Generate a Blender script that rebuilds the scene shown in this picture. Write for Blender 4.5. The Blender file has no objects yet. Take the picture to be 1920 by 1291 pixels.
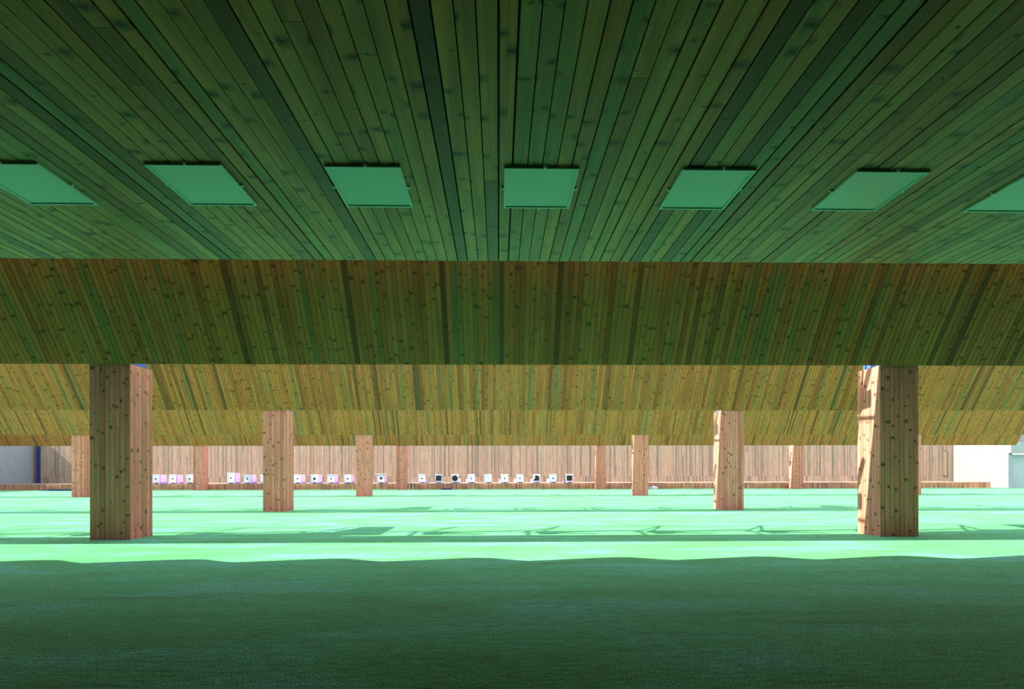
import bpy, math, random
from mathutils import Vector, Matrix

# ------------------------------------------------------------------ camera model
F = 1139.16
YAW, ROLL, HZ = 0.02173, -0.00193, 886.16
CAMZ = 1.2
W, H = 1920, 1291
CY, SY = math.cos(YAW), math.sin(YAW)
ROWS = [11.17, 19.25, 31.67, 44.10]
X0, SP, PW, PH = 0.21, 14.52, 0.7225, 3.19
SUN_A, SUN_B = 1.15, 0.15            # light travels (+A, +B, -1)

def at(x, y, Y):
    """world point seen at photo pixel (x, y) on the plane Y = const"""
    u, v = x - 960, y - H / 2
    c, s = math.cos(-ROLL), math.sin(-ROLL)
    u, v = u * c - v * s, u * s + v * c
    v -= HZ - H / 2
    l, dn = u / F, v / F
    dx, dy = l * CY + SY, CY - l * SY
    t = Y / dy
    return Vector((dx * t, Y, CAMZ - dn * t))

scene = bpy.context.scene
col = scene.collection

# ------------------------------------------------------------------ object helpers
def tag(o, label=None, cat=None, group=None, kind=None):
    if label: o['label'] = label
    if cat: o['category'] = cat
    if group: o['group'] = group
    if kind: o['kind'] = kind
    return o

def empty(name, loc, label, cat, group=None):
    o = bpy.data.objects.new(name, None)
    o.empty_display_size = 0.2
    o.location = loc
    col.objects.link(o)
    return tag(o, label, cat, group, 'thing')

class MB:
    """collects faces (with uv in metres and a per-board random triple) for ONE mesh object"""
    def __init__(s):
        s.v, s.f, s.uv, s.r, s.mi = [], [], [], [], []
    def quad(s, pts, uvs=None, rnd=(0.5, 0.5, 0.5), m=0):
        n = len(s.v)
        s.v += [tuple(p) for p in pts]
        s.f.append(tuple(range(n, n + len(pts))))
        s.uv += uvs if uvs else [(0, 0)] * len(pts)
        s.r.append(rnd)
        s.mi.append(m)
    def obox(s, o, a, b, c, rnd=(0.5, 0.5, 0.5), m=0):
        """box from corner o with edge vectors a, b, c (right handed)"""
        o, a, b, c = Vector(o), Vector(a), Vector(b), Vector(c)
        la, lb, lc = a.length, b.length, c.length
        p = lambda i, j, k: o + a * i + b * j + c * k
        s.quad([p(0,0,1),p(1,0,1),p(1,1,1),p(0,1,1)], [(0,0),(la,0),(la,lb),(0,lb)], rnd, m)
        s.quad([p(0,0,0),p(0,1,0),p(1,1,0),p(1,0,0)], [(0,0),(0,lb),(la,lb),(la,0)], rnd, m)
        s.quad([p(0,0,0),p(1,0,0),p(1,0,1),p(0,0,1)], [(0,0),(la,0),(la,lc),(0,lc)], rnd, m)
        s.quad([p(1,0,0),p(1,1,0),p(1,1,1),p(1,0,1)], [(0,0),(0,lb),(lc,lb),(lc,0)], rnd, m)
        s.quad([p(1,1,0),p(0,1,0),p(0,1,1),p(1,1,1)], [(0,0),(la,0),(la,lc),(0,lc)], rnd, m)
        s.quad([p(0,1,0),p(0,0,0),p(0,0,1),p(0,1,1)], [(0,0),(0,lb),(lc,lb),(lc,0)], rnd, m)
    def box(s, x0, x1, y0, y1, z0, z1, rnd=(0.5,0.5,0.5), m=0):
        s.obox((x0,y0,z0), (x1-x0,0,0), (0,y1-y0,0), (0,0,z1-z0), rnd, m)
    def tube(s, p, q, r, n=8, m=0):
        p, q = Vector(p), Vector(q)
        d = (q - p).normalized()
        e = d.orthogonal().normalized(); g = d.cross(e)
        ring = [e * math.cos(2*math.pi*i/n) * r + g * math.sin(2*math.pi*i/n) * r for i in range(n)]
        for i in range(n):
            j = (i + 1) % n
            s.quad([p + ring[i], p + ring[j], q + ring[j], q + ring[i]], None, (0.5,0.5,0.5), m)
        s.quad([p + ring[i] for i in reversed(range(n))], None, (0.5,0.5,0.5), m)
        s.quad([q + ring[i] for i in range(n)], None, (0.5,0.5,0.5), m)
    def disc(s, c, r, th, n=24, m=0):
        """short cylinder facing -Y"""
        c = Vector(c)
        s.tube(c, c + Vector((0, -th, 0)), r, n, m)
    def prism(s, poly, x0, x1, m=0):
        """YZ polygon (counter-clockwise seen from +X) extruded along X"""
        n = len(poly)
        s.quad([(x1, y, z) for y, z in poly], None, (0.5,0.5,0.5), m)
        s.quad([(x0, y, z) for y, z in reversed(poly)], None, (0.5,0.5,0.5), m)
        for i in range(n):
            (ya, za), (yb, zb) = poly[i], poly[(i+1) % n]
            s.quad([(x0,ya,za),(x0,yb,zb),(x1,yb,zb),(x1,ya,za)], None, (0.5,0.5,0.5), m)
    def build(s, name, mats, parent=None, bevel=0, origin=None):
        me = bpy.data.meshes.new(name)
        o_ = Vector(origin) if origin else Vector((0,0,0))
        if parent is not None: o_ = parent.location
        me.from_pydata([tuple(Vector(v) - o_) for v in s.v], [], s.f)
        uvl = me.uv_layers.new(name='UVMap')
        flat = [c for uv in s.uv for c in uv]
        uvl.data.foreach_set('uv', flat)
        at_ = me.attributes.new('prnd', 'FLOAT_VECTOR', 'FACE')
        at_.data.foreach_set('vector', [c for r in s.r for c in r])
        for m in (mats if isinstance(mats, (list, tuple)) else [mats]):
            me.materials.append(m)
        me.polygons.foreach_set('material_index', s.mi)
        me.validate(); me.update()
        ob = bpy.data.objects.new(name, me)
        col.objects.link(ob)
        if parent is not None:
            ob.parent = parent
        else:
            ob.location = o_
        if bevel:
            bv = ob.modifiers.new('edge', 'BEVEL'); bv.width = bevel; bv.segments = 2
            bv.limit_method = 'ANGLE'
            # weld loose quads so the edges can round
            import bmesh
            bm = bmesh.new(); bm.from_mesh(me); bmesh.ops.remove_doubles(bm, verts=bm.verts, dist=1e-5)
            bm.to_mesh(me); bm.free()
        return ob

def boards(mb, o, a, L, n, total, pw, gap, th, seed, split=0.0, split_range=(0.2, 0.8), extra=0.0):
    """rows of boards: o corner, a unit vector across, L vector along the boards, n outward unit normal"""
    rng = random.Random(seed)
    o, a, L, n = Vector(o), Vector(a), Vector(L), Vector(n)
    k = max(1, round(total / pw)); pw = total / k
    for i in range(k):
        g = gap * rng.uniform(0.6, 1.25)
        if rng.random() < extra: g += gap * 1.3
        off = rng.uniform(0, 0.0025)
        cuts = [0.0, 1.0]
        if rng.random() < split:
            cuts.insert(1, rng.uniform(*split_range))
        for c0, c1 in zip(cuts[:-1], cuts[1:]):
            e = 0.0015 / L.length if len(cuts) > 2 else 0
            p = o + a * (i * pw + g / 2) + L * (c0 + e) - n * off
            r = (rng.random(), rng.random(), rng.random())
            va, vb, vc = a * (pw - g), L * (c1 - c0 - 2 * e), n * th
            if va.cross(vb).dot(vc) < 0:      # keep faces outward
                mb.obox(p + va, -va, vb, vc, r)
            else:
                mb.obox(p, va, vb, vc, r)

# ------------------------------------------------------------------ materials
def new_mat(name):
    m = bpy.data.materials.new(name); m.use_nodes = True
    nt = m.node_tree
    b = nt.nodes['Principled BSDF']
    return m, nt, b

def plain(name, rgb, rough=0.5, metal=0.0, spec=0.4, var=0.06, scale=6.0):
    m, nt, b = new_mat(name)
    N, L = nt.nodes, nt.links
    tc = N.new('ShaderNodeTexCoord'); no = N.new('ShaderNodeTexNoise')
    no.inputs['Scale'].default_value = scale; no.inputs['Detail'].default_value = 4
    L.new(tc.outputs['Object'], no.inputs['Vector'])
    cr = N.new('ShaderNodeValToRGB')
    cr.color_ramp.elements[0].position = 0.3; cr.color_ramp.elements[1].position = 0.7
    cr.color_ramp.elements[0].color = (*[c * (1 - var) for c in rgb], 1)
    cr.color_ramp.elements[1].color = (*[min(1, c * (1 + var)) for c in rgb], 1)
    L.new(no.outputs['Fac'], cr.inputs['Fac']); L.new(cr.outputs['Color'], b.inputs['Base Color'])
    b.inputs['Roughness'].default_value = rough; b.inputs['Metallic'].default_value = metal
    b.inputs['Specular IOR Level'].default_value = spec
    return m

def wood(name, ramp, pw=0.0903, knot=1.0, grain=1.0, nails=0.6, blot=0.5, rough=0.6, spec=0.3, kfreq=0.36):
    m, nt, b = new_mat(name)
    N, L = nt.nodes, nt.links
    def math_(op, a, c=None, clamp=False):
        n = N.new('ShaderNodeMath'); n.operation = op; n.use_clamp = clamp
        for i, x in enumerate((a, c)):
            if x is None: continue
            if isinstance(x, (int, float)): n.inputs[i].default_value = x
            else: L.new(x, n.inputs[i])
        return n.outputs[0]
    def comb(x, y, z=0.0):
        n = N.new('ShaderNodeCombineXYZ')
        for i, q in enumerate((x, y, z)):
            if isinstance(q, (int, float)): n.inputs[i].default_value = q
            else: L.new(q, n.inputs[i])
        return n.outputs[0]
    def mrange(x, a, c, d, e, smooth=False):
        n = N.new('ShaderNodeMapRange')
        if smooth: n.interpolation_type = 'SMOOTHSTEP'
        for i, q in zip((1, 2, 3, 4), (a, c, d, e)):
            if isinstance(q, (int, float)): n.inputs[i].default_value = q
            else: L.new(q, n.inputs[i])
        L.new(x, n.inputs[0])
        return n.outputs[0]
    def mulcol(c, f):
        n = N.new('ShaderNodeVectorMath'); n.operation = 'SCALE'
        L.new(c, n.inputs[0]); L.new(f, n.inputs['Scale'])
        return n.outputs[0]
    def mixc(f, c1, c2):
        n = N.new('ShaderNodeMix'); n.data_type = 'RGBA'
        if isinstance(f, float): n.inputs[0].default_value = f
        else: L.new(f, n.inputs[0])
        for i, c in ((6, c1), (7, c2)):
            if isinstance(c, tuple): n.inputs[i].default_value = (*c, 1)
            else: L.new(c, n.inputs[i])
        return n.outputs[2]
    uvn = N.new('ShaderNodeUVMap'); uvn.uv_map = 'UVMap'
    su = N.new('ShaderNodeSeparateXYZ'); L.new(uvn.outputs[0], su.inputs[0])
    u, v = su.outputs[0], su.outputs[1]
    an = N.new('ShaderNodeAttribute'); an.attribute_name = 'prnd'
    sr = N.new('ShaderNodeSeparateXYZ'); L.new(an.outputs['Vector'], sr.inputs[0])
    r1, r2, r3 = sr.outputs
    # board colour
    cr = N.new('ShaderNodeValToRGB')
    el = cr.color_ramp.elements
    while len(el) < len(ramp): el.new(0.5)
    for e, (p, c) in zip(el, ramp):
        e.position = p; e.color = (*c, 1)
    L.new(r1, cr.inputs['Fac'])
    c = cr.outputs['Color']
    # long grain
    g1 = N.new('ShaderNodeTexNoise'); g1.inputs['Scale'].default_value = 1.0; g1.inputs['Detail'].default_value = 3
    g1.inputs['Distortion'].default_value = 0.6
    L.new(comb(math_('ADD', math_('MULTIPLY', u, 75), math_('MULTIPLY', r2, 60)),
               math_('ADD', math_('MULTIPLY', v, 1.3), math_('MULTIPLY', r3, 90)),
               math_('MULTIPLY', r1, 40)), g1.inputs['Vector'])
    c = mulcol(c, mrange(g1.outputs['Fac'], 0.3, 0.72, 1 - 0.28 * grain, 1 + 0.16 * grain))
    # weather blotches along the board
    g2 = N.new('ShaderNodeTexNoise'); g2.inputs['Scale'].default_value = 1.0; g2.inputs['Detail'].default_value = 2
    L.new(comb(math_('ADD', math_('MULTIPLY', u, 9), math_('MULTIPLY', r3, 70)),
               math_('ADD', math_('MULTIPLY', v, 1.1), math_('MULTIPLY', r1, 80)),
               math_('MULTIPLY', r2, 40)), g2.inputs['Vector'])
    c = mulcol(c, mrange(g2.outputs['Fac'], 0.32, 0.68, 1 - 0.32 * blot, 1 + 0.2 * blot))
    # knots
    KX, KY = 0.09, kfreq
    kx = math_('ADD', math_('DIVIDE', u, KX), math_('MULTIPLY', r3, 113.0))
    ky = math_('ADD', math_('DIVIDE', v, KY), math_('MULTIPLY', r2, 71.0))
    kv = comb(kx, ky)
    vo = N.new('ShaderNodeTexVoronoi'); vo.voronoi_dimensions = '2D'; vo.inputs['Scale'].default_value = 1.0
    vo.inputs['Randomness'].default_value = 0.85
    L.new(kv, vo.inputs['Vector'])
    sub = N.new('ShaderNodeVectorMath'); sub.operation = 'SUBTRACT'
    L.new(kv, sub.inputs[0]); L.new(vo.outputs['Position'], sub.inputs[1])
    sd = N.new('ShaderNodeSeparateXYZ'); L.new(sub.outputs[0], sd.inputs[0])
    sc = N.new('ShaderNodeSeparateColor'); L.new(vo.outputs['Color'], sc.inputs[0])
    c1, c2, c3 = sc.outputs[0], sc.outputs[1], sc.outputs[2]
    nz = N.new('ShaderNodeTexNoise'); nz.inputs['Scale'].default_value = 55; nz.inputs['Detail'].default_value = 2
    L.new(comb(u, v, math_('MULTIPLY', r1, 9)), nz.inputs['Vector'])
    wob = math_('MULTIPLY', math_('SUBTRACT', nz.outputs['Fac'], 0.5), 0.030)
    dx = math_('MULTIPLY', sd.outputs[0], KX); dy = math_('MULTIPLY', sd.outputs[1], KY)
    el_ = mrange(c3, 0.0, 1.0, 0.22, 0.9)                     # sideways stretch: spike knots
    dist = math_('ADD', math_('SQRT', math_('ADD', math_('POWER', math_('MULTIPLY', dx, el_), 2.0), math_('POWER', dy, 2.0))), wob)
    rad = math_('MULTIPLY', mrange(c1, 0.2, 1.0, 0.001, 0.0115), knot)
    kmask = mrange(dist, math_('MULTIPLY', rad, 0.55), rad, 1.0, 0.0, True)
    halo = mrange(dist, rad, math_('MULTIPLY', rad, 3.4), 0.62, 0.0, True)
    on = math_('GREATER_THAN', c2, 0.22)
    c = mixc(math_('MULTIPLY', halo, on), c, (0.075, 0.036, 0.016))
    c = mixc(math_('MULTIPLY', math_('MULTIPLY', kmask, on), 0.9), c, (0.030, 0.016, 0.010))
    # nail heads, two per batten
    if nails:
        fv = math_('ABSOLUTE', math_('SUBTRACT', math_('FRACT', math_('ADD', math_('DIVIDE', v, nails), math_('MULTIPLY', r3, 0.03))), 0.5))
        dv = math_('MULTIPLY', fv, nails)
        du = math_('ABSOLUTE', math_('SUBTRACT', math_('ABSOLUTE', math_('SUBTRACT', u, pw / 2)), pw * 0.29))
        dn = math_('SQRT', math_('ADD', math_('POWER', du, 2.0), math_('POWER', dv, 2.0)))
        c = mixc(mrange(dn, 0.0022, 0.0038, 0.9, 0.0), c, (0.02, 0.016, 0.014))
    L.new(c, b.inputs['Base Color'])
    b.inputs['Roughness'].default_value = rough
    b.inputs['Specular IOR Level'].default_value = spec
    bp = N.new('ShaderNodeBump'); bp.inputs['Strength'].default_value = 0.25; bp.inputs['Distance'].default_value = 0.002
    L.new(g1.outputs['Fac'], bp.inputs['Height']); L.new(bp.outputs['Normal'], b.inputs['Normal'])
    return m

RAMP_FACE = [(0.0, (0.163, 0.059, 0.024)), (0.03, (0.239, 0.075, 0.028)), (0.10, (0.440, 0.105, 0.031)), (0.35, (0.554, 0.146, 0.045)),
             (0.6, (0.594, 0.178, 0.052)), (0.85, (0.498, 0.178, 0.055)), (0.95, (0.344, 0.157, 0.055)), (1.0, (0.268, 0.150, 0.064))]
RAMP_CEIL = [(0.0, (0.181, 0.063, 0.022)), (0.08, (0.381, 0.132, 0.042)), (0.25, (0.702, 0.242, 0.068)), (0.5, (0.822, 0.319, 0.095)),
             (0.8, (0.782, 0.349, 0.114)), (0.93, (0.522, 0.311, 0.114)), (1.0, (0.301, 0.233, 0.107))]
RAMP_PIL = [(0.0, (0.503, 0.150, 0.098)), (0.3, (0.601, 0.186, 0.127)), (0.55, (0.678, 0.227, 0.163)), (0.8, (0.678, 0.252, 0.188)), (1.0, (0.582, 0.240, 0.173))]
RAMP_WALL = [(0.0, (0.162, 0.144, 0.130)), (0.10, (0.229, 0.179, 0.147)), (0.3, (0.337, 0.230, 0.177)), (0.7, (0.385, 0.282, 0.217)), (0.92, (0.372, 0.294, 0.229)), (1.0, (0.229, 0.213, 0.194))]
M = {}
M['face'] = wood('baffle_wood', RAMP_FACE, nails=0.62, knot=1.5)
M['ceil'] = wood('ceiling_wood', RAMP_CEIL, nails=0.62, knot=1.7, blot=0.9, grain=0.8, rough=0.42, spec=0.17, kfreq=0.40)
M['pillar'] = wood('pillar_wood', RAMP_PIL, nails=0.0, knot=1.6, grain=0.8, kfreq=0.46)
M['wall'] = wood('wall_wood', RAMP_WALL, nails=0.0, knot=0.8)
M['hatch'] = wood('hatch_wood', [(0.0, (0.26, 0.20, 0.15)), (0.5, (0.34, 0.26, 0.19)), (1.0, (0.40, 0.31, 0.23))], nails=0.0, knot=0.8)
M['bench'] = wood('bench_wood', [(0.0, (0.28, 0.11, 0.07)), (0.4, (0.46, 0.18, 0.115)), (1.0, (0.56, 0.24, 0.155))], nails=0.0, knot=0.8)
M['backing'] = plain('dark_backing', (0.05, 0.04, 0.03), 0.9)
M['sheet'] = plain('galvanised_sheet', (0.52, 0.52, 0.50), 0.55)
M['roof'] = plain('dark_red_roof_metal', (0.42, 0.065, 0.035), 0.6)
M['blue'] = plain('blue_painted_steel', (0.06, 0.13, 0.45), 0.35, var=0.03)
M['navy'] = plain('navy_mat', (0.012, 0.03, 0.14), 0.7)
M['grey_wall'] = plain('grey_render', (0.23, 0.25, 0.285), 0.8, scale=1.5)
M['white_wall'] = plain('white_render', (0.19, 0.185, 0.208), 0.8, scale=1.5, var=0.03)
M['shutter'] = plain('grey_shutter', (0.42, 0.42, 0.48), 0.5)
M['panel'] = plain('pale_aqua_panel', (0.50, 0.80, 0.74), 0.35, var=0.02, scale=2)
M['steel'] = plain('zinc_screw', (0.75, 0.75, 0.70), 0.3, metal=0.6)
M['white'] = plain('white_board', (0.66, 0.63, 0.78), 0.5, var=0.02)
M['lav'] = plain('lavender_board', (0.62, 0.63, 0.86), 0.5, var=0.03)
M['pink'] = plain('pink_box', (0.78, 0.52, 0.72), 0.6, var=0.06)
M['violet'] = plain('violet_base', (0.26, 0.20, 0.50), 0.6)
M['black'] = plain('black_mark', (0.006, 0.007, 0.014), 0.6)
M['cream'] = plain('cream_scrap', (0.55, 0.46, 0.42), 0.6)
M['darkwood'] = plain('dark_wood_trim', (0.16, 0.11, 0.08), 0.7)
M['dark'] = plain('dark_unseen_wall', (0.05, 0.05, 0.048), 0.9)  # for the unseen walls added to hold light back

def turf_mat():
    m, nt, b = new_mat('artificial_turf')
    N, L = nt.nodes, nt.links
    tc = N.new('ShaderNodeTexCoord')
    def noise(sx, sy, detail=3, dist=0.0):
        mp = N.new('ShaderNodeMapping'); mp.inputs['Scale'].default_value = (sx, sy, 1)
        L.new(tc.outputs['Object'], mp.inputs['Vector'])
        n = N.new('ShaderNodeTexNoise'); n.inputs['Scale'].default_value = 1; n.inputs['Detail'].default_value = detail
        n.inputs['Distortion'].default_value = dist
        L.new(mp.outputs[0], n.inputs['Vector'])
        return n.outputs['Fac']
    def ramp(f, stops):
        cr = N.new('ShaderNodeValToRGB'); el = cr.color_ramp.elements
        while len(el) < len(stops): el.new(0.5)
        for e, (p, c) in zip(el, stops): e.position = p; e.color = (*c, 1)
        L.new(f, cr.inputs['Fac']); return cr.outputs['Color']
    def mul(a, c):
        n = N.new('ShaderNodeMix'); n.data_type = 'RGBA'; n.blend_type = 'MULTIPLY'; n.inputs[0].default_value = 1
        L.new(a, n.inputs[6]); L.new(c, n.inputs[7]); return n.outputs[2]
    base = ramp(noise(0.45, 1.5, 5, 0.9), [(0.36, TURF_A), (0.52, TURF_B), (0.66, TURF_SHEEN)])  # bluish end paints sheen patches into the turf colour
    fine = ramp(noise(125, 36, 4), [(0.34, (0.22, 0.25, 0.24)), (0.50, (0.92, 0.95, 0.92)), (0.64, (2.0, 1.75, 1.9))])
    mid = ramp(noise(7, 24, 4), [(0.30, (0.58, 0.62, 0.58)), (0.64, (1.28, 1.22, 1.30))])
    seam_sheen = ramp(noise(0.6, 9, 4, 0.5), [(0.28, (0.45, 0.48, 0.45)), (0.40, (1, 1, 1)), (0.62, (1, 1, 1)), (0.74, (1.35, 1.15, 1.4))])  # dark turf seams; bluish sheen painted into the bright streaks
    c = mul(mul(mul(base, fine), mid), seam_sheen)
    L.new(c, b.inputs['Base Color'])
    b.inputs['Roughness'].default_value = 0.62
    b.inputs['Specular IOR Level'].default_value = 0.04
    b.inputs['Sheen Weight'].default_value = 0.5
    b.inputs['Sheen Roughness'].default_value = 0.35
    b.inputs['Sheen Tint'].default_value = (0.64, 1.0, 0.64, 1)
    bp = N.new('ShaderNodeBump'); bp.inputs['Strength'].default_value = 0.55; bp.inputs['Distance'].default_value = 0.012
    L.new(noise(120, 34, 3), bp.inputs['Height']); L.new(bp.outputs['Normal'], b.inputs['Normal'])
    return m
TURF_A, TURF_B, TURF_SHEEN = (0.034, 0.31, 0.095), (0.046, 0.375, 0.145), (0.075, 0.42, 0.29)
M['turf'] = turf_mat()

# ------------------------------------------------------------------ setting
YB = 50.5
XL, XR = at(65, 870, YB).x, at(1787, 870, YB).x
ZC, YC = 3.15, 5.54                 # firing hall soffit: height, front edge
YREAR = -7.0

mb = MB(); mb.quad([(-60, -12, 0), (60, -12, 0), (60, 56, 0), (-60, 56, 0)])
tag(mb.build('floor', M['turf']), 'green artificial turf covering the whole range floor', 'floor', None, 'structure')

# near plank ceiling + outward sloping fascia + roof deck with scalloped front edge
mb = MB()
boards(mb, (-38, YREAR, ZC), (1, 0, 0), (0, YC - YREAR, 0), (0, 0, -1), 76, 0.0925, 0.0065, 0.02, 11, split=0.35, split_range=(0.6, 0.97), extra=0.2)
tag(mb.build('ceiling', M['ceil']), 'dark green tinted knotty plank ceiling above the camera', 'ceiling', None, 'structure')
mb = MB(); mb.box(-38, 38, YREAR, YC - 0.01, ZC + 0.001, ZC + 0.06)
tag(mb.build('ceiling_backing', M['backing']), None, None, None, 'structure')
TOPY, TOPZ = 7.60, 4.13
mb = MB()
d = Vector((0, TOPY - YC, TOPZ - ZC)); nrm = Vector((0, d.z, -d.y)).normalized()
boards(mb, (-38, YC, ZC), (1, 0, 0), d, nrm, 76, 0.0925, 0.005, 0.02, 12)
p0 = Vector((-38, YC, ZC)) - nrm * 0.05
mb.obox(p0, (76, 0, 0), d, nrm * 0.045, (0.3, 0.5, 0.5))
tag(mb.build('trim_1', M['ceil']), 'sloping plank fascia above the ceiling front edge', 'fascia', None, 'structure')
mb = MB()
per = 2.0
top = []
for i in range(int(76 / per) + 1):
    xa = -38.38 + i * per
    for t, s in ((0, 0.0), (0.2, 0.10), (0.4, 0.21), (0.54, 0.29), (0.64, 0.32), (0.72, 0.30), (0.81, 0.20), (0.90, 0.08)):
        top.append((xa + t * per, 8.29 - 0.15 * 4.16 + s))
for (xa, ya), (xb, yb) in zip(top[:-1], top[1:]):
    mb.quad([(xa, YREAR, TOPZ + .06), (xb, YREAR, TOPZ + .06), (xb, yb, TOPZ + .06), (xa, ya, TOPZ + .06)])
    mb.quad([(xa, YREAR, TOPZ), (xa, ya, TOPZ), (xb, yb, TOPZ), (xb, YREAR, TOPZ)])
    mb.quad([(xa, ya, TOPZ), (xa, ya, TOPZ + .06), (xb, yb, TOPZ + .06), (xb, yb, TOPZ)])
tag(mb.build('roof', M['roof']), 'dark red metal roof deck over the firing hall', 'roof', None, 'structure')

mb = MB(); mb.box(-38, 38, YREAR, 6.3, TOPZ + .06, 9.2)  # unseen block, added to keep sky light off the nearest baffle
tag(mb.build('wall_sky_blocker', M['dark']), 'unseen dark block added above the roof deck to cut off sky light', 'wall', None, 'structure')

# side walls, and an unseen dark rear wall added to keep light off
mb = MB(); mb.box(-60, 60, YREAR - 0.3, YREAR, 0, 4.1)
tag(mb.build('wall_rear_blocker', M['dark']), 'unseen dark rear wall added behind the camera to keep light off', 'wall', None, 'structure')
mb = MB(); mb.box(XL - 0.3, XL, YREAR, YB + 0.3, 0, 4.6)
tag(mb.build('wall_left', M['grey_wall']), 'shaded grey blue side wall at far left', 'wall', None, 'structure')
mb = MB(); mb.box(XR, XR + 0.3, 45.52, YB + 0.3, 0, 4.6)
tag(mb.build('wall_right', M['white_wall']), 'sunlit white side wall at far right', 'wall', None, 'structure')

# back wall of upright boards in two courses
mb = MB()
boards(mb, (XL, YB, 0.90), (1, 0, 0), (0, 0, 4.0 - 0.90), (0, -1, 0), XR - XL, 0.0915, 0.006, 0.022, 21, split=0.05)
boards(mb, (XL, YB, 0.0), (1, 0, 0), (0, 0, 0.893), (0, -1, 0), XR - XL, 0.0915, 0.006, 0.022, 22)
tag(mb.build('wall_back', M['wall']), 'pale pinkish upright plank wall behind the targets', 'wall', None, 'structure')
mb = MB(); mb.box(XL, XR, YB, YB + 0.3, 0, 4.0)
tag(mb.build('wall_back_core', M['backing']), None, None, None, 'structure')

# ------------------------------------------------------------------ baffles
BAFFLE_LABELS = [
    'nearest overhead plank baffle, dark reddish brown, directly under the green ceiling edge',
    'olive green plank baffle just behind the two nearest big pillars, second overhead baffle',
    'yellow olive plank baffle, third overhead baffle, resting on the four short far pillars',
    'farthest and thinnest plank baffle, muted brown green, just above the target wall']
TAN, BH = 0.688, 2.0
BAF = []
TRX = 0.55
for i, Yr in enumerate(ROWS):
    xa, xb = XL + 0.03, (XR - 0.12 if i == 3 else 42.0)
    root = empty('plank_baffle', ((xa + xb) / 2, Yr, PH), BAFFLE_LABELS[i], 'baffle', 'overhead plank baffles')
    BAF.append(root)
    yb, zb = Yr - 0.012, PH + 0.003
    BH = 3.4 if i == 3 else 2.0  # farthest baffle made taller out of view to widen its ground shadow
    d = Vector((0, -TAN * BH, BH)); nrm = Vector((0, -d.z, d.y)).normalized()
    mb = MB()
    boards(mb, (xa, yb, zb), (1, 0, 0), d, nrm, xb - xa, 0.0903, 0.009, 0.02, 31 + i, extra=0.05)
    mb.build('plank_facing', M['face'], root)
    mb = MB()
    mb.obox(Vector((xa, yb, zb)) - nrm * 0.06, (xb - xa, 0, 0), d, nrm * 0.059)
    mb.build('backing_sheet', M['sheet'], root)
    # steel truss behind the sheet
    mb = MB()
    yA, zA, yB_, zB_ = Yr + 1.86, 3.95, Yr + 0.50, 3.42
    yT, zT = Yr - TAN * BH + 0.16, zb + BH - 0.02
    xb_ = xb; xb = xb - 7 if i == 3 else xb
    mb.tube((xa, yA, zA), (xb, yA, zA), 0.036)
    mb.tube((xa, yB_, zB_), (xb, yB_, zB_), 0.03)
    mb.tube((xa, yB_ + 0.30, zB_ + .1), (xb, yB_ + 0.30, zB_ + .1), 0.022)
    sp = 2.28; n = int((xb - xa - (7 if i == 3 else 0)) / sp)
    for k in range(n):
        x = xa + TRX + k * sp
        mb.tube((x, yB_, zB_), (x, yA, zA), 0.03)
        mb.tube((x - 0.34, yB_, zB_), (x, yA, zA), 0.03)
        mb.tube((x, yB_ + .03, zB_), (x, yB_ + .13, zB_ + 1.85), 0.085)          # post
        mb.tube((x, yB_, zB_), (x, yB_ - .42, zB_ + 1.0), 0.075)                 # brace to the sheet
        mb.tube((x, yB_ + .13, zB_ + 1.85), (x, yT, zT), 0.035)
        mb.tube((x, yB_ - 0.36, zB_ + 0.20), (x, yB_ + .30, zB_ + 0.14), 0.13)
        mb.tube((x, yB_ + 0.05, zB_ + 0.9), (x, yB_ + .24, zB_ + 0.1), 0.06)
        if k % 2 == 0:
            mb.tube((x, yA, zA), (min(xb, x + 2 * sp), yB_, zB_), 0.018)
            mb.tube((x, yB_, zB_), (min(xb, x + 2 * sp), yA, zA), 0.018)
    mb.build('steel_truss', M['sheet'], root)

# ------------------------------------------------------------------ pillars
PIL = [
    (0, 0, 'big near timber pillar at left, dark front face and pale shaded right side'),
    (1, 0, 'big near timber pillar at right, sunlit left side striped by shadows'),
    (0, 1, 'mid-distance timber pillar in the second row, left of the row of targets'),
    (1, 1, 'mid-distance timber pillar in the second row, right, with white sunlit left edge'),
    (-1, 2, 'third row pillar partly hidden behind the left edge of the big left pillar'),
    (0, 2, 'third row pillar standing just left of the capped target with a big black dot'),
    (1, 2, 'third row pillar on the right with a narrow sunlit white left face'),
    (2, 2, 'third row pillar almost hidden behind the big right pillar, only a sliver showing'),
    (-1, 3, 'fourth row pillar touching the bench between the first and second target groups at left'),
    (0, 3, 'fourth row reddish pillar beside the white stool'),
    (1, 3, 'fourth row pillar right of the last black target, with thin bright left edge'),
    (2, 3, 'fourth row pillar between the two right pillars of nearer rows, bright left face'),
]
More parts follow.
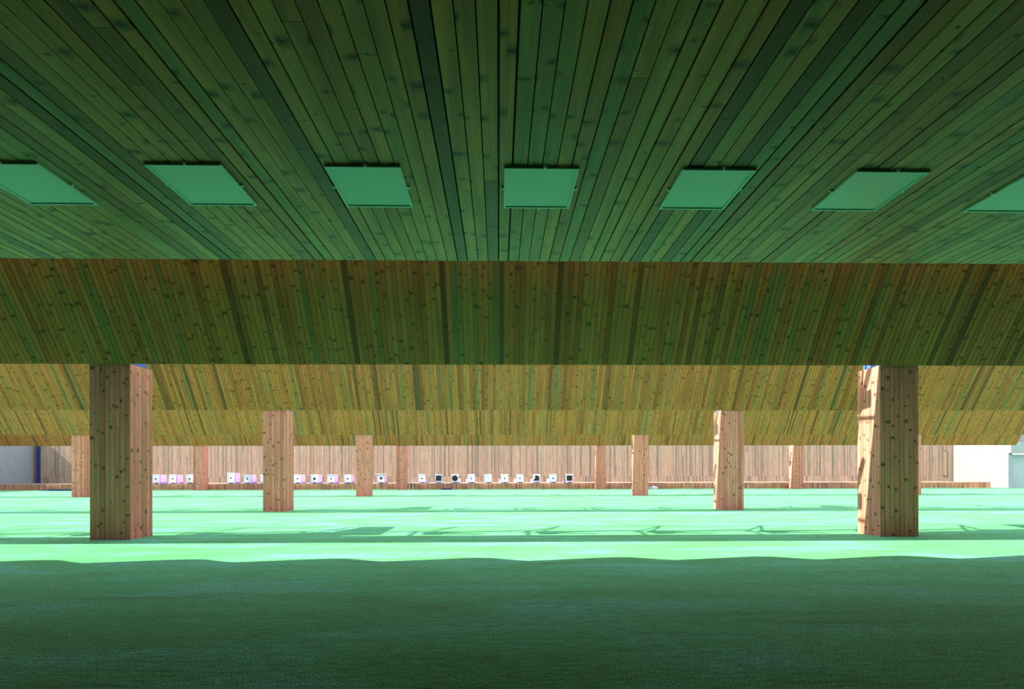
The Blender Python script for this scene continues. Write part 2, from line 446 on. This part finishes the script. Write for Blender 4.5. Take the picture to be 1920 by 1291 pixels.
for c, r, lab in PIL:
    Xc = X0 + (c - 0.5) * SP; Yr = ROWS[r]
    xa, xb, ya, yb = Xc - PW / 2, Xc + PW / 2, Yr, Yr + PW
    root = empty('timber_pillar', (Xc, Yr + PW / 2, 0), lab, 'pillar', 'timber clad pillars')
    mb = MB(); th = 0.02; s = 100 + c * 10 + r
    Z = (0, 0, PH)
    boards(mb, (xa, ya + th, 0), (1, 0, 0), Z, (0, -1, 0), PW, PW / 8, 0.007, th, s)
    boards(mb, (xa, yb - th, 0), (1, 0, 0), Z, (0, 1, 0), PW, PW / 8, 0.007, th, s + 300)
    boards(mb, (xa + th, ya + th, 0), (0, 1, 0), Z, (-1, 0, 0), PW - 2 * th, PW / 8, 0.007, th, s + 600)
    boards(mb, (xb - th, ya + th, 0), (0, 1, 0), Z, (1, 0, 0), PW - 2 * th, PW / 8, 0.007, th, s + 900)
    mb.build('plank_cladding', M['pillar'], root)
    mb = MB(); mb.box(xa + th + .001, xb - th - .001, ya + th + .001, yb - th - .001, 0, PH - 0.01)
    mb.build('core', M['backing'], root)
    e = 0.05                       # steelwork on the pillar head carries the baffle above
    bf = BAF[r]
    mb = MB(); mb.prism([(ya + .10, PH), (ya + .61, PH), (ya + .61, 3.42), (ya + .10, 3.42)], xa + e, xb - e)
    o = mb.build('steel_post', M['blue'], bf)
    o['label'] = 'blue painted steel post on a pillar head'
    mb = MB(); mb.prism([(ya + .10, 3.42), (ya + .61, 3.42), (ya + .95, 3.46), (ya + 1.35, 3.62), (ya + 1.94, 3.72), (ya + 1.94, 3.86), (ya + .10, 3.86)], xa + e, xb - e)
    mb.build('bracket_arm', M['blue'], bf)

# ------------------------------------------------------------------ ceiling panels
PANELS = [
    ('leftmost aqua ceiling panel, cut off by the left edge', (-76, 309, 70, 310)),
    ('second aqua ceiling panel from the left, a long leaning parallelogram', (270, 309, 413, 314)),
    ('aqua ceiling panel just left of the centre one', (607, 314, 752, 316)),
    ('centre aqua ceiling panel, nearly upright rectangle', (945, 317, 1088, 319)),
    ('aqua ceiling panel just right of the centre one', (1283, 320, 1417, 322)),
    ('second aqua ceiling panel from the right, leaning left', (1606, 323, 1747, 326)),
    ('rightmost aqua ceiling panel, cut off by the right edge', (1930, 327, 2070, 330)),
]
zp = ZC - 0.02
def on_z(x, y, z):
    p = at(x, y, 1.0); t = (z - CAMZ) / (p.z - CAMZ)
    return Vector((p.x * t, t, z))
for lab, (xa, ya, xb, yb) in PANELS:
    A = on_z(xa, ya, zp - 0.02); B = on_z(xb, yb, zp - 0.02)
    cx = (A.x + B.x) / 2; w = 0.474; y0 = (A.y + B.y) / 2
    y1 = y0 + 0.575
    root = empty('ceiling_panel', (cx, (y0 + y1) / 2, zp - 0.022), lab, 'panel', 'aqua panels in the ceiling')
    h0, h1 = zp - 0.014, zp
    mb = MB(); fr = 0.016
    mb.box(cx - w/2, cx + w/2, y0, y0 + fr, h0, h1)
    mb.box(cx - w/2, cx + w/2, y1 - fr, y1, h0, h1)
    mb.box(cx - w/2, cx - w/2 + fr, y0 + fr, y1 - fr, h0, h1)
    mb.box(cx + w/2 - fr, cx + w/2, y0 + fr, y1 - fr, h0, h1)
    mb.build('panel_frame', M['panel'], root)
    mb = MB(); mb.box(cx - w/2 + fr, cx + w/2 - fr, y0 + fr, y1 - fr, h0 + 0.005, h1)
    mb.build('panel_face', M['panel'], root)
    for sx, sy in ((cx - w/2 - 0.011, (y0+y1)/2), (cx + w/2 + 0.011, (y0+y1)/2), (cx + .02, y0 - 0.011), (cx + .02, y1 + 0.011)):
        mb = MB(); mb.tube((sx, sy, zp), (sx, sy, zp - 0.006), 0.011, 12); mb.tube((sx, sy, zp - .006), (sx, sy, zp - 0.016), 0.005, 8)
        mb.build('screw', M['steel'], root)

# ------------------------------------------------------------------ bench along the back wall
YBN = 45.1
ZB = 0.44
xbe = at(1858, 910, YBN).x
root = empty('plank_bench', ((XL + xbe) / 2, YBN, 0), 'long low plank fronted bench carrying the targets along the back wall', 'bench')
mb = MB()
boards(mb, (XL + .02, YBN + 0.02, 0), (1, 0, 0), (0, 0, ZB - 0.02), (0, -1, 0), xbe - XL - .02, 0.0915, 0.006, 0.02, 51)
mb.build('front_boards', M['bench'], root)
mb = MB(); mb.box(XL + .02, xbe, YBN + 0.021, YB - 0.03, 0, ZB - 0.021)
mb.build('body', M['backing'], root)
mb = MB()
boards(mb, (XL + .02, YBN, ZB - 0.02), (0, 1, 0), (xbe - XL - .02, 0, 0), (0, 0, 1), YB - 0.03 - YBN, 0.14, 0.006, 0.02, 52)
mb.build('top_boards', M['wall'], root)

# ------------------------------------------------------------------ targets
YT = 45.45
TW = 0.535
T = [  # cx, top px, mark, body, label
    (292.4, 889, 'dot', 'full', 'white dotted target box touching the right edge of the big left pillar'),
    (324.0, 889, 'dot', 'full', 'middle white dotted target of the first group, with a pale scrap at its foot'),
    (355.7, 889, 'dot', 'full', 'white dotted target box cut by the left edge of the fourth row left pillar'),
    (433.3, 885.6, 'dot', 'full', 'tallest white dotted target box, first of the second group from the left'),
    (464.3, 889, 'dot', 'full', 'white dotted target right beside the tallest target box'),
    (495.5, 889, 'dot', 'full', 'white target box half hidden behind the left edge of the second row left pillar'),
    (558.0, 889, 'dot', 'full', 'white small dotted target next to the right edge of the second row left pillar'),
    (590.0, 889, 'big', 'full', 'uncapped white target with a larger dot and lilac box, second after the second row pillar'),
    (621.0, 889, 'dot', 'full', 'small dotted target with a dark line across its top, right of the larger dotted one'),
    (652.3, 889, 'dot', 'full', 'small dotted target closest to the left side of the third row pillar'),
    (714.7, 888, 'big', 'full', 'white target with a wide flat cap on top and a larger black dot'),
    (791.5, 888.3, 'dot', 'tiny', 'white small dotted target between the white stool and the black square'),
    (823.0, 888.3, 'square', 'none', 'leftmost target with a plain black square face'),
    (853.5, 888.3, 'disc', 'right', 'target with one huge black round disc filling its face'),
    (884.2, 888.3, 'dot', 'left', 'white small dotted target between the huge disc and the blank lavender one'),
    (915.6, 888.3, 'blank', 'none', 'target with a blank pale lavender square and no mark'),
    (946.7, 888.3, 'dot', 'left', 'white small dotted target just right of the blank lavender one'),
    (975.3, 888.3, 'dot', 'left', 'white small dotted target just left of the torn black one'),
    (1006.5, 888.3, 'torn', 'left', 'target with a torn black square, pale scrap at its left corner'),
    (1037.3, 888.3, 'dot', 'left', 'rightmost white target with a small dot, between two black squares'),
    (1068.3, 888.3, 'square', 'blue', 'rightmost target with a black square face, last of the whole row'),
]
for cx, top, mark, body, lab in T:
    X = at(cx, 895, YT).x
    zt = at(cx, top, YT).z
    z0 = ZB + 0.085
    root = empty('target_box', (X, YT, ZB), lab, 'target', 'target boxes on the bench')
    xa, xb = X - TW / 2, X + TW / 2
    mb = MB()                                       # frame around the face
    fw = 0.045
    mb.box(xa, xb, YT, YT + 0.05, zt - fw, zt); mb.box(xa, xb, YT, YT + 0.05, z0, z0 + fw)
    mb.box(xa, xa + fw, YT, YT + 0.05, z0 + fw, zt - fw); mb.box(xb - fw, xb, YT, YT + 0.05, z0 + fw, zt - fw)
    mb.build('face_frame', M['white'], root, bevel=0.004)
    mb = MB(); mb.box(xa + fw, xb - fw, YT + 0.008, YT + 0.045, z0 + fw, zt - fw)
    o = mb.build('face_board', M['lav' if mark == 'blank' else 'white'], root)
    zc = (z0 + zt) / 2 - 0.02
    mb = MB(); yf = YT + 0.0085
    if mark == 'dot': mb.disc((X, yf, zc), 0.056, 0.006)
    elif mark == 'big': mb.disc((X, yf, zc), 0.092, 0.006)
    elif mark == 'disc': mb.disc((X, yf, zc + .01), 0.215, 0.010, 40)
    elif mark in ('square', 'torn'): mb.box(X - 0.205, X + 0.205, yf - 0.01, yf, zc - 0.185, zc + 0.205)
    if mb.v:
        o = mb.build('aiming_mark', M['black'], root); o['label'] = 'black aiming mark'
    if mark == 'torn':
        mb = MB(); za, zb_ = zc - 0.10, zc + 0.17
        mb.quad([(X - .205, yf - .012, za), (X - .10, yf - .014, za + .12), (X - .11, yf - .014, zb_ + .03), (X - .205, yf - .012, zb_ + .03)])
        mb.quad([(X + .09, yf - .012, zc + .205), (X + .15, yf - .014, zc + .13), (X + .205, yf - .012, zc + .12), (X + .205, yf - .012, zc + .205)])
        o = mb.build('torn_paper', M['cream'], root); o['label'] = 'torn cream paper corner'
        sd = o.modifiers.new('thick', 'SOLIDIFY'); sd.thickness = 0.003
    if abs(cx - 621) < 1:
        mb = MB(); mb.box(xa + .06, xb - .02, YT - 0.006, YT, zt - .11, zt - .085); mb.build('label_strip', M['violet'], root)
    if abs(cx - 714.7) < 1:
        mb = MB(); mb.box(X - 0.43, X + 0.40, YT - 0.05, YT + 0.45, zt, zt + 0.03); mb.build('flat_cap', M['white'], root, bevel=0.004)
    # base: plinth, slot, feet
    mb = MB(); mb.box(xa, xb, YT + .02, YT + 0.3, ZB + 0.012, z0)
    mb.build('plinth', M['lav'], root)
    mb = MB(); mb.box(X - 0.10, X + 0.17, YT + 0.008, YT + 0.02, ZB + 0.02, z0 - 0.015)
    mb.build('sensor_slot', M['black'], root)
    for fx in (xa + .05, xb - .05):
        mb = MB(); mb.box(fx - 0.045, fx + 0.045, YT + 0.005, YT + 0.28, ZB, ZB + 0.06)
        mb.build('foot', M['violet'], root)
    # housing behind the face
    if body == 'full':
        mb = MB(); mb.box(xa + .02, xb - .03, YT + 0.05, YT + 0.16, z0, zt - 0.02); mb.build('dark_collar', M['violet'], root)
        mb = MB(); mb.box(xa + .02, xb - .012, YT + 0.16, YT + 1.02, z0 + .02, zt - 0.03)
        mb.build('rear_housing', M['pink'], root, bevel=0.006)
        mb = MB(); mb.box(xa + .02, xb + .02, YT + 0.16, YT + 1.10, ZB, z0 + .02)
        mb.build('housing_base', M['violet'], root)
    elif body in ('left', 'right', 'blue', 'tiny'):
        s = 1 if body in ('right', 'tiny') else -1
        hw = 0.13; xc = X + s * (TW / 2 + 0.02)
        h = {'left': 0.30, 'right': 0.33, 'blue': 0.17, 'tiny': 0.22}[body]
        mb = MB(); mb.box(xc - hw, xc + hw, YT + 0.31, YT + 0.75, ZB, ZB + h)
        mb.build('rear_housing', M['pink' if body in ('left', 'right') else 'violet'], root, bevel=0.006)

# ------------------------------------------------------------------ small things
def small(name, lab, cat, loc): return empty(name, loc, lab, cat)
p = at(771.5, 903, 44.92); X, Yz = p.x, 44.92
root = small('stool', 'small white stool on the turf beside the fourth row reddish pillar', 'stool', (X, Yz, 0))
mb = MB(); mb.box(X - .18, X + .2, Yz - .15, Yz + .15, .50, .56); mb.build('seat', M['white'], root, bevel=0.01)
for sx in (-.15, .13):
    for sy in (-.12, .12):
        mb = MB(); mb.tube((X + sx, Yz + sy, 0), (X + sx * .85, Yz + sy * .85, .50), 0.018); mb.build('leg', M['steel'], root)
def mat_(x0, x1, y0, y1, lab):
    a = at(x0, 918, y0); b_ = at(x1, 918, y0)
    root = empty('floor_mat', ((a.x + b_.x) / 2, (y0 + y1) / 2, 0), lab, 'mat')
    mb = MB(); mb.box(a.x, b_.x, y0, y1, 0, 0.045); mb.build('mat_pad', M['navy'], root, bevel=0.008)
    mb = MB(); mb.box(a.x + .1, b_.x - .1, y1 - 0.16, y1, 0.045, 0.085); mb.build('rolled_edge', M['navy'], root, bevel=0.012)
mat_(73, 146, 43.55, 44.5, 'long navy blue mat lying on turf at far left by the bench')
mat_(826, 848, 44.1, 44.9, 'small blue mat lying on turf under the huge black disc target')
p = at(1225, 914, 44.8); X = p.x
root = small('toolbox', 'small grey box on the turf at the right foot of a third row pillar', 'box', (X, 44.85, 0))
mb = MB(); mb.box(X - .3, X + .3, 44.65, 45.0, 0, .16); mb.build('body', M['shutter'], root, bevel=0.01)
mb = MB(); mb.box(X - .05, X + .12, 44.68, 44.95, .16, .22); mb.build('lid', M['white'], root, bevel=0.008)
p = at(332.5, 904, 45.25)
mb = MB()
zz = ZB + 0.008
for a0, a1, h0, h1 in ((-.13, -.05, .0, .07), (-.05, .04, .07, .12), (.04, .13, .12, .02)):
    mb.quad([(p.x + a0, 45.16, zz + h0), (p.x + a1, 45.16, zz + h1), (p.x + a1, 45.36, zz + h1 * .7), (p.x + a0, 45.36, zz + h0 * .7)])
o = mb.build('paper_scrap', M['white'], None, origin=(p.x, 45.25, ZB))
tag(o, 'crumpled white paper scrap on the bench edge between the first two left targets', 'paper', None, 'thing')
sd = o.modifiers.new('thick', 'SOLIDIFY'); sd.thickness = 0.006

# navy steel column, jambs and narrow door in the back wall
a = at(70.3, 870, YB - .06).x; b_ = at(76, 870, YB - .06).x
root = empty('steel_column', ((a + b_) / 2, YB - .15, ZB), 'narrow navy blue steel column beside the far left grey wall', 'column')
mb = MB(); mb.box(a, b_, YB - .17, YB - .03, ZB, 3.9); mb.build('flange', M['navy'], root)
mb = MB(); mb.box(a - .03, b_ + .03, YB - .20, YB - .03, ZB, ZB + .03); mb.build('base_plate', M['navy'], root)
mb = MB(); mb.box(XL + .001, a - .005, YB - .10, YB - .024, ZB, 3.9)
tag(mb.build('trim_2', M['darkwood']), 'dark wooden corner board beside the navy column', 'trim', None, 'structure')
a = at(1780, 870, YB - .06).x
mb = MB(); boards(mb, (a, YB - .03, ZB), (1, 0, 0), (0, 0, 3.4), (0, -1, 0), XR - a - .01, 0.1, .005, .05, 77)
tag(mb.build('trim_3', M['wall']), 'tan wooden corner boards beside the white side wall', 'trim', None, 'structure')
a = at(1767.5, 870, YB - .06).x; b_ = at(1776.5, 870, YB - .06).x; zt = at(1772, 844.5, YB - .06).z
root = empty('access_hatch', ((a + b_) / 2, YB - .05, .9), 'narrow tall darker plank hatch near the right end of the back wall', 'hatch')
mb = MB(); boards(mb, (a + .05, YB - .03, .92), (1, 0, 0), (0, 0, zt - 1.0), (0, -1, 0), b_ - a - .1, 0.09, .006, .02, 78); mb.build('leaf', M['hatch'], root)
mb = MB(); mb.box(a, a + .05, YB - .045, YB - .024, .9, zt); mb.box(b_ - .05, b_, YB - .045, YB - .024, .9, zt); mb.box(a + .05, b_ - .05, YB - .045, YB - .024, zt - .06, zt)
mb.build('hatch_frame', M['darkwood'], root)

# gatehouse at the far right
YG = 44.9
x0 = at(1891, 870, YG).x; x1 = at(1898.5, 870, YG).x
zl1 = at(1905, 848.5, YG - .25).z; zl2 = at(1905, 828, YG - .25).z
root = empty('gatehouse', (x0 + 2, YG, 0), 'grey service block with lintel and shutter at the far right edge', 'building')
mb = MB(); mb.box(x0, x1, YG, YG + .6, 0, zl1); mb.build('pier', M['grey_wall'], root)
mb = MB(); mb.box(x0, 46, YG - .25, YG + .6, zl1, zl2); mb.build('lintel', M['grey_wall'], root)
mb = MB(); mb.box(x0 + .35, 46, YG, YG + .6, zl2, 4.6); mb.build('parapet', M['white_wall'], root)
mb = MB()
for k in range(int(zl1 / 0.12)):
    mb.box(x1, 46, YG + .30 + (k % 2) * .008, YG + .4, k * .12, k * .12 + .118)
mb.build('roller_shutter', M['shutter'], root)

# ------------------------------------------------------------------ light
wd = bpy.data.worlds.new('sky'); scene.world = wd; wd.use_nodes = True
bg = wd.node_tree.nodes['Background']
bg.inputs['Color'].default_value = (0.78, 0.87, 1.0, 1)
bg.inputs['Strength'].default_value = 0.85
sd = bpy.data.lights.new('sun', 'SUN'); sd.energy = 7.0; sd.angle = 0.0093; sd.color = (1.0, 0.86, 0.69)
so = bpy.data.objects.new('sun', sd); col.objects.link(so)
so.location = (-20, 5, 20)
so.rotation_euler = Vector((SUN_A, SUN_B, -1)).to_track_quat('-Z', 'Y').to_euler()

# ------------------------------------------------------------------ camera
cd = bpy.data.cameras.new('camera'); cam = bpy.data.objects.new('camera', cd); col.objects.link(cam)
cam.matrix_world = Matrix.Translation((0, 0, CAMZ)) @ Matrix.Rotation(-YAW, 4, 'Z') @ Matrix.Rotation(math.pi / 2, 4, 'X') @ Matrix.Rotation(ROLL, 4, 'Z')
cd.sensor_fit = 'HORIZONTAL'; cd.sensor_width = 36; cd.lens = F / W * 36
cd.shift_y = (HZ - H / 2) / W
cd.clip_start = 0.05; cd.clip_end = 300
scene.camera = cam

vs = scene.view_settings
vs.view_transform = 'Standard'; vs.look = 'None'; vs.gamma = 1.0; vs.use_curve_mapping = False
vs.exposure = 1.5
scene.cycles.diffuse_bounces = 6
